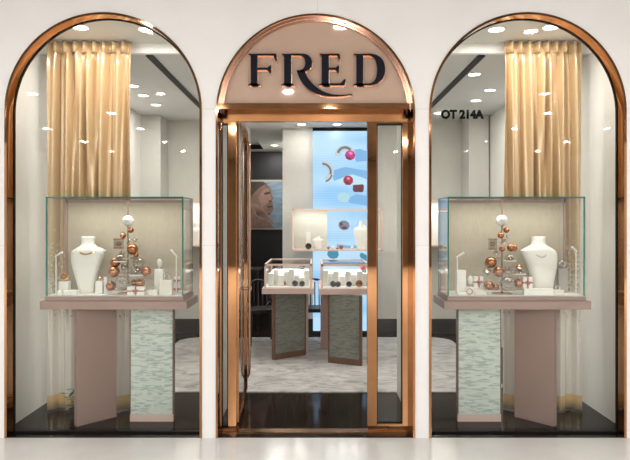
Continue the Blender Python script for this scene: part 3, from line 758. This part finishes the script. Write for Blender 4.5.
gift('white gift box with rust bow between the right tree and bust', 522, 531.5, 277, 288, dd+.0, dep=.05)
block('bust_plinth', 'white plinth in front of the right window bust', 'display stand', 523, 553, 288.5, 4.86, WHITE, dep=.05)
block('fabric_stand', 'grey fabric post carrying a ring, right end of the right case', 'display stand', 557.5, 566.5, 268.5, dd+.1, GREY_FAB, dep=.05)
ring_on('stone_ring', 'chunky pale ring on the grey fabric post', 562, 263, 3.1, dd+.1, zz(268.5, dd+.1), STEEL, .009)
block('ring_pad', 'small ivory pad holding earrings before the grey fabric post', 'display pad', 553.5, 563, 290, 4.84, IVORY, dep=.05)
ring_on('earring', 'pale hoop on the small ivory pad before the grey post', 558, 288, 2, 4.84, zz(290, 4.84), STEEL, .004, 'earring')
lamp('white rod lamp at the right end of the right window case', 576, 250.5, 571.5, 247, 4.88)

# plant behind the brown leg of the left counter
pl = thing('potted_plant', 'small green leafy plant on the floor behind the left mauve leg', 'plant', (-2.03, .47, 0))
q = MB(); q.lathe([(.04, 0), (.055, .07), (.058, .08)], (-2.03, .47, 0), 16); q.done('pot', SOIL, pl, smooth=True)
q = MB()
for k in range(26):
    a = random.uniform(0, 2*PI); rr = random.uniform(.03, .12); h_ = random.uniform(.09, .24); c = Vector((-2.03+rr*math.cos(a), .47+rr*.6*math.sin(a), h_))
    t = Vector((math.cos(a), .6*math.sin(a), random.uniform(-.4, .6))).normalized()*random.uniform(.03, .055); s_ = t.cross(Vector((0, 0, 1))).normalized()*.016
    q._new([c-t, c+s_, c+t, c-s_, c+Vector((0, 0, .004))], [(0, 1, 4), (1, 2, 4), (2, 3, 4), (3, 0, 4)])
    q.tube([(-2.03, .47, .07), c-t], .0018, 5)
q.done('foliage', LEAF, pl)

# ------------------------------------------------------------------ shop interior
cp = MB(); pts = []
X0, X1, Y0, Y1, RR = -1.9, 1.9, 1.21, 3.95, .3
for cxx, cyy, a0 in ((X1-RR, Y1-RR, 0), (X0+RR, Y1-RR, PI/2), (X0+RR, Y0+RR, PI), (X1-RR, Y0+RR, 1.5*PI)):
    for k in range(9): pts.append((cxx+RR*math.cos(a0+PI/2*k/8), cyy+RR*math.sin(a0+PI/2*k/8)))
cp.plan(pts, 0, .012); tag(cp.done('carpet', CARPET, origin=(0, 2.5, 0)), 'mottled grey carpet on the dark wood shop floor', 'carpet')

for sx, lb_ in ((-1, 'black lighting track on the ceiling seen through the left window'), (1, 'black lighting track on the ceiling seen through the right window')):
    a, b_ = sorted((sx*1.47, sx*1.535)); tag(boxobj('lighting_track', BLACK, (a, b_, .81, 4.0, 3.158, 3.17), origin=(sx*1.5, 2, 3.17)), lb_, 'light track')
def downlight(x, y, z, pw, label, group, rad=.055):
    root = thing('downlight', label, 'ceiling light', (x, y, z), group)
    q = MB(); q.ring((x, y, z-.003), rad+.008, .006); q.done('trim_ring', WHITE_PAINT, root, smooth=True)
    q = MB(); q.lathe([(rad, -.004), (rad, -.001)], (x, y, z), 20); q.done('lens', LENS, root)
    area('downlight_lamp', (x, y, z-.008), pw, rad)
SLAB = ['first from the front over the left part of the shop', 'second over the left part of the shop', 'third, rearmost over the left part of the shop',
        'nearest the front in the right window', 'second in the right window', 'third, rearmost in the right window',
        'above the entrance aisle, left of its pair', 'above the entrance aisle, right of its pair', 'over the left inner counter', 'over the right inner counter',
        'beside the open door', 'behind the right sidelight', 'in the dark recess above the portrait poster']
for (x, y), s_ in zip(STORE_LIGHTS, SLAB): downlight(x, y, 3.06 if y > 2.8 and abs(x) < 1 else 3.17, 3 if 3.9 < y < 4 else STORE_W if y < 6 else 15, 'round recessed downlight '+s_, 'downlights in the shop ceiling')
for (x, y), s_ in zip(NICHE_LIGHTS, ['above the left window curtain', 'above the inner end of the left window', 'at the outer end above the right window curtain', 'near the inner edge of the right window curtain']):
    downlight(x, y, 3.26, NICHE_W, 'round recessed downlight '+s_, 'downlights over the window displays', .06)

# LED wall
LD = BW-.06; dL = LD+DIST
def lx(u): return at(u, dL)
led = thing('led_screen', 'tall bright blue video screen showing jewelled rings on the back wall', 'screen', (.38, LD, 0.3))
boxobj('screen_face', LED, (lx(313), .82, LD, LD+.05, .05, zz(131, dL)), led)
boxobj('screen_surround', BLACK, (lx(312.6), .83, LD-.004, LD+.055, zz(131, dL), zz(128, dL)), led)
def img(name, m, polys, lab=None, lift=.002):
    if 'band' not in name and len(polys) > 1:
        for p in polys: img(name, m, [p], lab, lift)
        return
    q = MB()
    for p in polys: q.prism([(lx(u), zz(v, dL)) for u, v in p], LD-lift, LD)
    o = q.done(name, m, led, weld=False)
    if lab: o['label'] = lab
    return o
def ell(u, v, a, b_, rot=0, n=20, a0=0, a1=2*PI):
    c, s_ = math.cos(rot), math.sin(rot)
    return [(u+a*math.cos(t)*c-b_*math.sin(t)*s_, v+a*math.cos(t)*s_+b_*math.sin(t)*c) for t in [a0+(a1-a0)*k/n for k in range(n)]]
def crescent(u, v, R, w_, a0, a1, sq=1., n=14):
    o = [(u+R*math.cos(a0+(a1-a0)*k/n), v+sq*R*math.sin(a0+(a1-a0)*k/n)) for k in range(n+1)]
    i = [(u+(R-w_)*math.cos(a0+(a1-a0)*k/n), v+sq*(R-w_)*math.sin(a0+(a1-a0)*k/n)) for k in range(n+1)]
    return [[o[k], o[k+1], i[k+1], i[k]] for k in range(n)]
img('pictured_shadow', L_BLUE, [[(352, 150), (360, 149), (369, 152), (369, 161), (356, 162)], [(331, 171), (345, 167), (369, 171), (369, 180), (352, 174), (334, 181)], [(347, 199), (356, 194), (369, 196), (369, 206), (350, 203)], [(337, 244), (352, 246), (368, 243), (368, 249), (336, 250)]], lift=.001)
img('pictured_ring_band', L_SILVER, crescent(345, 155, 10, 6, -3.2, .2), 'silver ring band pictured on the screen', .003)
img('pictured_ring_band', L_SILVER, crescent(323, 172, 11, 6, -1.7, 1.3), 'silver ring band pictured on the screen', .003)
img('pictured_band_edge', L_DARK, crescent(345, 154.6, 8.4, 2.6, -2.9, -.7), None, .004)
img('pictured_band_edge', L_DARK, crescent(322.5, 172, 9.2, 2, -1.6, .3), None, .004)
img('pictured_band_edge', L_DARK, crescent(322, 172, 11, 1.6, .3, 1.2), None, .004)
img('pictured_pink_gem', L_PINK, [ell(350, 155.3, 5.3, 5.1, n=8)], 'pink gem pictured on the screen', .005)
img('pictured_red_gem', L_RED, [ell(348.2, 180.4, 5.2, 5, .4, n=8)], 'red gem pictured on the screen', .005)
img('pictured_dark_gem', L_DRED, [[(353, 185), (363, 184.3), (364, 186), (363.4, 191.5), (362, 192.3), (354, 192), (352.7, 190)]], 'dark red gem pictured on the screen', .005)
img('pictured_pale_ring', L_PALE, [ell(343.5, 197.3, 6, 5, .3)]+crescent(346, 197, 4, 1.5, -1, 1.4), None, .004)
img('pictured_grey_gem', L_GREY, [ell(344, 225.3, 5.7, 5, .2, n=9)], 'grey gem pictured on the screen', .005)
img('pictured_teal_gem', L_TEAL, [ell(333, 254, 6, 5, .2, n=9), ell(364, 257, 5.5, 3, .7, n=8)], None, .005)
img('pictured_gem_facet', lit('lit_dark_facet', (.10, .008, .04)), [[(346, 156), (349, 157), (352, 160), (347, 159)], [(345, 181), (348, 182), (351, 184.5), (346, 184)], [(355, 188), (361, 187.5), (362.5, 191), (355, 191)], [(341, 227), (345, 226), (348, 228.5), (343, 229.5)], [(339.5, 223), (342, 221.5), (343, 225), (340, 226)]], None, .0055)
img('pictured_gem_facet', lit('lit_pink_glint', (.85, .2, .5)), [[(348, 153), (350.5, 151.5), (353, 153.5), (351, 155)], [(346.5, 178), (348.6, 177), (350.3, 179), (348, 180)]], None, .006)

# black recess: shelves and portrait poster
pst = MB(); PD = 7.06; pd = PD+DIST
def pxp(u, v): return (at(u, pd), zz(v, pd))
po = thing('portrait_poster', 'dark portrait poster of a face in profile with raised hand, in the black recess', 'poster', (at(265, pd), PD, zz(228, pd)))
def pimg(name, m, poly, lift):
    q = MB(); q.prism([pxp(u, v) for u, v in poly], PD-lift, PD-lift+.004); return q.done(name, m, po)
q = MB(); a = pxp(248, 229.5); b_ = pxp(283, 179.8); q.box(a[0], b_[0], PD, PD+.03, a[1], b_[1]); q.done('poster_board', SHELF_PALE, po)
pimg('print_background', PH_SKY, [(248.5, 228), (282.5, 228), (282.5, 181.5), (248.5, 181.5)], .004)
pimg('print_hair', PH_HAIR, [(248.6, 200), (248.6, 181.6), (263, 181.6), (267, 184), (266, 190), (258, 196), (252, 205)], .006)
pimg('print_face', PH_SKIN, [(248.6, 228), (248.6, 199), (254, 193), (259, 188), (265.5, 184), (269, 186), (271, 190), (271.5, 194), (273.5, 198.5), (272, 201), (273, 203.5), (272.3, 206), (273.5, 208), (272.5, 211.5), (271, 213.5), (266, 215), (269, 222), (274, 228)], .008)
pimg('print_cheek', PH_SKIN2, [(258, 198), (263, 190), (268, 188), (270, 194), (271.5, 199), (268, 203), (262, 207)], .010)
pimg('print_mouth', PH_HAIR, [(267, 206.4), (273.2, 205.6), (273.2, 206.8), (268, 207.8)], .012)
pimg('print_jaw', PH_HAIR, [(256, 209), (262, 213), (271, 213.7), (266, 216), (258, 215)], .0115)
pimg('print_nose', PH_HAIR, [(268.5, 200), (272.5, 201), (270, 202.4)], .012)
pimg('print_brow', PH_HAIR, [(264, 193), (270, 191.5), (270.5, 193.5), (265, 195)], .012)
for k in range(4):
    u = 250+k*3.1; pimg('print_finger', PH_SKIN2, [(u, 203+k*1.2), (u+1.5, 202+k), (u+11+k, 217+k*1.6), (u+10+k, 219.5+k*1.6), (u+4, 214)], .0125)
for v, lb_ in ((150.5, 'pale upper shelf edge across the black recess, above the poster'),):
    a = at(246, pd); tag(boxobj('wall_shelf', SHELF_PALE, (-1.5, -.49, PD-.1, 7.1, zz(151.3, pd), zz(149.8, pd)), origin=(-1, 7, zz(150, pd))), lb_, 'shelf')

# dark table and chairs in the recess
tb = thing('side_table', 'dark wooden table in the shadowed recess, behind the open door', 'table', (-1.12, 4.9, 0))
boxobj('table_top', DARKWOOD, (-1.42, -.86, 4.6, 5.2, .90, .93), tb)
for x in (-1.39, -.91):
    for y in (4.63, 5.13): boxobj('leg', DARKWOOD, (x, x+.03, y, y+.03, 0, .90), tb)
def chair(x, y, rz, label, m=DARKWOOD):
    root = thing('chair', label, 'chair', (x, y, 0), 'dark chairs in the shop'); M = Matrix.Translation((x, y, .0125)) @ Matrix.Rotation(rz, 4, 'Z')
    q = MB(); q.box(-.2, .2, -.2, .2, .43, .48, M, bev=.01); q.done('seat', m, root)
    for a in (-.17, .17):
        for b2 in (-.17, .17):
            q = MB(); q.tube([M @ Vector((a*1.08, b2*1.12, 0)), M @ Vector((a, b2, .44))], [.012, .018], 8); q.done('leg', m, root, smooth=True)
    q = MB(); pts = [M @ Vector((.17*math.cos(t), .17+.06*math.sin(t), .64+.2*math.sin(t))) for t in [2*PI*k/24 for k in range(24)]]; q.tube(pts, .016, 8, True)
    for a in (-.12, -.06, 0, .06, .12): q.tube([M @ Vector((a, .17, .47)), M @ Vector((a, .21, .80))], .008, 6)
    q.done('backrest', m, root, smooth=True)
    return root
chair(-.74, 3.55, .3, 'dark round-backed chair standing left of the left inner counter')
chair(.0, 3.62, .05, 'dark chair whose leg shows in the gap between the two inner counters')

# inner counters
def inner_counter(label, x0, x1, y0, y1, leg_pts, back_leg, flip):
    root = thing('display_counter', label, 'display counter', ((x0+x1)/2, (y0+y1)/2, 0), 'display counters inside the shop')
    boxobj('counter_top', MAUVE_LIGHT, (x0, x1, y0, y1, .818, .885), root, bev=.003)
    boxobj('display_base', WHITE, (x0+.03, x1-.03, y0+.03, y1-.03, .885, .895), root)
    cx0, cx1, cy0, cy1, zt = x0+.025, x1-.025, y0+.025, y1-.025, 1.168
    f = MB(); t = .022
    for (xa, ya) in ((cx0, cy0), (cx1-t, cy0), (cx0, cy1-t), (cx1-t, cy1-t)): f.box(xa, xa+t, ya, ya+t, .885, zt)
    f.box(cx0, cx1, cy0, cy0+t, zt-t, zt); f.box(cx0, cx1, cy1-t, cy1, zt-t, zt); f.box(cx0, cx0+t, cy0, cy1, zt-t, zt); f.box(cx1-t, cx1, cy0, cy1, zt-t, zt)
    boxobj('display_riser', WHITE, (cx0+.04, cx1-.04, cy0+.30, cy1-.05, .895, 1.04), root, bev=.01)
    f.done('case_frame', ROSE, root)['label'] = 'rose copper frame of the glass case'
    pane((cx0+t, cx1-t, cy0+.006, cy0+.012, .89, zt-t), root, 0); pane((cx0+t, cx1-t, cy0+t, cy1-t, zt-.012, zt-.006), root, 0)
    pane((cx0+.006, cx0+.012, cy0+t, cy1-t, .89, zt-t), root, 0); pane((cx1-.012, cx1-.006, cy0+t, cy1-t, .89, zt-t), root, 0)
    pane((cx0+t, cx1-t, cy1-.012, cy1-.006, .89, zt-t), root, 0)
    def slab(p, q_, t_, m, face=None):
        P, Q = Vector((*p, 0)), Vector((*q_, 0)); d = (Q-P).normalized(); n = Vector((-d.y, d.x, 0)); n = n if n.y > 0 else -n
        k = MB(); k.plan([(v.x, v.y) for v in (P, Q, Q+n*t_, P+n*t_)], .0125, .818); o = k.done('leg', m, root)
        if face:
            k = MB(); e = .022; k.plan([(v.x, v.y) for v in (P+d*e-n*.004, Q-d*e-n*.004, Q-d*e+n*.01, P+d*e+n*.01)], .085, .818); k.done('mosaic_face', face, o)['label'] = 'teal mosaic facing of the leg, coloured darker as if unlit'
    slab(leg_pts[0], leg_pts[1], .05, WALNUT, MOSAIC_UNLIT); slab(back_leg[0], back_leg[1], .05, MAUVE_LIGHT)
    area('case_light', ((x0+x1)/2, (y0+y1)/2, zt-.03), 4, .1, (1, .97, .93), size=(x1-x0-.15, .6))
    return root
inner_counter('rose-framed glass counter on a teal leg coloured as unlit, left of the aisle inside', -.626, -.018, 2.38, 3.45, ((-.495, 2.53), (-.118, 2.81)), ((-.2, 3.30), (-.14, 2.95)), 0)
inner_counter('rose-framed glass counter inside, in front of the blue screen', .040, .66, 2.33, 3.40, ((.146, 2.40), (.520, 2.235)), ((.065, 3.22), (.17, 3.14)), 1)
inner_counter('rose-framed glass counter partly hidden behind the open glass door', -1.40, -.93, 2.55, 3.45, ((-1.3, 2.75), (-1.02, 2.65)), ((-1.2, 3.3), (-1.1, 3.2)), 0)

# wall cases
def wall_case(label, x0, x1, z0, z1, y0, y1, back, name='wall_case'):
    root = thing(name, label, 'display case', ((x0+x1)/2, y1, z0), 'wall display cases'); t = .02
    f = MB()
    for xa in (x0, x1-t):
        for ya in (y0, y1-t): f.box(xa, xa+t, ya, ya+t, z0, z1)
    f.box(x0, x1, y0, y0+t, z1-t, z1); f.box(x0, x1, y1-t, y1, z1-t, z1); f.box(x0, x0+t, y0, y1, z1-t, z1); f.box(x1-t, x1, y0, y1, z1-t, z1)
    f.done('case_frame', ROSE, root)
    boxobj('case_shelf', MAUVE_LIGHT, (x0, x1, y0, y1, z0, z0+.02), root)
    pane((x0+t, x1-t, y0+.006, y0+.012, z0+.02, z1-t), root, 0)
    if back: boxobj('back_panel', back[0], (back[1], back[2], y1-.03, y1-.02, z0+.02, z1-t), root)
    area('case_light', ((x0+x1)/2, (y0+y1)/2, z1-.03), 2.4, .1, (1, .97, .93), size=(x1-x0-.1, .1))
    return root
HY0, HY1 = 3.72, 4.12; hd_ = 8.45
hung = wall_case('rose-framed glass case hung in front of the blue screen', at(292, HY0+DIST), at(383, HY0+DIST), 1.255, 1.845, HY0, HY1, (WALLPAPER, at(292, 8.7)+.03, at(327, 8.7)))
boxobj('end_panel', WHITE, (at(292, HY0+DIST)+.006, at(292, HY0+DIST)+.012, HY0+.02, HY1-.02, 1.275, 1.825), hung)
wall_case('white-backed wall case on the back wall, seen left of the left pillar', -2.10, -1.06, 1.31, 1.975, 3.9, BW-.001, (WHITE, -2.08, -1.08))
wall_case('white-backed wall case on the back wall, seen right of the right pillar', 1.42, 2.11, 1.31, 1.975, 3.9, BW-.001, (WHITE, 1.44, 2.09))
HZ = 1.276
def small_bust(label, x, y, z, h, w_, m=WHITE, group='small white busts inside the shop'):
    q = MB(); q.loft([(x, y, z, w_*.28, w_*.18), (x, y, z+h*.3, w_*.36, w_*.2), (x, y, z+h*.62, w_*.5, w_*.22), (x, y, z+h*.74, w_*.46, w_*.2), (x, y, z+h*.8, w_*.2, w_*.14), (x, y, z+h*.86, w_*.15, w_*.12), (x, y, z+h, w_*.16, w_*.13)], 20, 2.2)
    return tag(q.done('necklace_bust', m, origin=(x, y, z), smooth=True), label, 'bust', group)
yb = hd_-DIST
small_bust('short white bust in the hung case, beside the black disc', at(318, hd_), yb, HZ, .19, .17)
small_bust('tall white bust at the right end of the hung case', at(362, hd_), yb, HZ, .40, .24)
q = MB(); q.box(at(306, hd_), at(310.5, hd_), yb+.02, yb+.07, HZ, zz(232, hd_)); tag(q.done('tall_stand', WHITE, origin=(at(308, hd_), yb+.04, HZ)), 'slim white post at the left of the hung case', 'display stand')
def disc(label, x, y, z, r_, m=DARKGEM, name='watch_disc', cat='jewellery'):
    q = MB(); q.sphere((x, y, z+r_), r_, (1, .5, 1), 16, 10); return tag(q.done(name, m, origin=(x, y, z), smooth=True), label, cat)
disc('black round piece in the hung case, left of the short bust', at(308.5, hd_), yb-.05, HZ, .045)
disc('copper piece in the middle of the hung case', at(341, hd_), yb-.05, HZ, .032, BAUBLE)
disc('small copper piece left of the middle of the hung case', at(337, hd_), yb-.05, HZ, .02, BAUBLE)
disc('small white cushion left of the copper pieces in the hung case', at(332.5, hd_), yb-.05, HZ, .025, WHITE, 'cushion', 'cushion')
disc('little rust piece beside the short bust in the hung case', at(328.5, hd_), yb-.05, HZ, .022, RIBBON)
disc('low white cushion before the tall bust in the hung case', at(352, hd_), yb-.05, HZ, .022, WHITE, 'cushion', 'cushion')
# pieces in the left inner counter
zc = .8955
rows = [(271, 7.18), (276, 7.23), (281, 7.17), (286.5, 7.23), (291.5, 7.17), (297, 7.23), (302, 7.18), (306.5, 7.23)]
words = ['at the left end', 'second from left', 'third from left', 'fourth from left', 'fifth from left', 'sixth from left', 'seventh from left', 'at the right end']
for i, ((u, d), w_) in enumerate(zip(rows, words)):
    q = MB(); h_ = (.15, .19, .13, .17, .2, .13, .1, .18)[i]
    q.box(at(u, d)-.035, at(u, d)+.035, d-DIST-.03, d-DIST+.03, zc, zc+h_, bev=.008); tag(q.done('display_block', WHITE, origin=(at(u, d), d-DIST, zc)), 'white display block %s in the left inner counter' % w_, 'display stand', 'white blocks in the left inner counter')
disc('copper jewel on a white block in the left inner counter', at(283.5, 7.2), 2.6-.03, zc, .03, BAUBLE); disc('black jewel near the middle of the left inner counter', at(295, 7.1), 2.5, zc, .036)
disc('black jewel at the right of the left inner counter', at(302, 7.1), 2.5, zc, .034); disc('small dark jewel behind in the left inner counter', at(302, 7.8), 3.2, 1.0405, .04)
disc('black jewel at the back left of the left inner counter', at(279, 7.9), 3.3, 1.0405, .035)
rows = [(325.5, 7.15), (330.7, 7.2), (336, 7.14), (342, 7.2), (348, 7.14), (353.7, 7.2), (359.7, 7.14), (365, 7.2)]
for i, ((u, d), w_) in enumerate(zip(rows, words)):
    q = MB(); h_ = (.19, .15, .18, .12, .18, .14, .18, .15)[i]
    q.box(at(u, d)-.035, at(u, d)+.035, d-DIST-.03, d-DIST+.03, zc, zc+h_, bev=.008); tag(q.done('display_block', WHITE, origin=(at(u, d), d-DIST, zc)), 'white display block %s in the right inner counter' % w_, 'display stand', 'white blocks in the right inner counter')
disc('black jewel left of the middle in the right inner counter', at(333, 7.05), 2.43, zc, .036); disc('second black jewel from left in the right inner counter', at(338, 7.05), 2.43, zc, .034)
disc('black jewel right of the middle in the right inner counter', at(349, 7.05), 2.43, zc, .034); disc('copper jewel at the right end of the right inner counter', at(359, 7.05), 2.43, zc, .042, BAUBLE)
disc('dark red jewel at the back of the right inner counter', at(362, 7.8), 3.18, 1.0405, .04, RIBBON)
small_bust('white bust in the counter behind the open glass door', -1.06, 2.75, zc, .21, .15)
small_bust('white bust left in the wall case beyond the left pillar', -1.75, 4.1, 1.331, .3, .2); small_bust('white bust at the right of the wall case beyond the left pillar', -1.25, 4.1, 1.331, .26, .18)
small_bust('white bust left in the wall case beyond the right pillar', 1.6, 4.1, 1.331, .28, .19); small_bust('white bust at the right of the wall case beyond the right pillar', 1.9, 4.1, 1.331, .3, .2)
disc('black round piece between busts in the wall case beyond the left pillar', -1.9, 4.03, 1.331, .05)
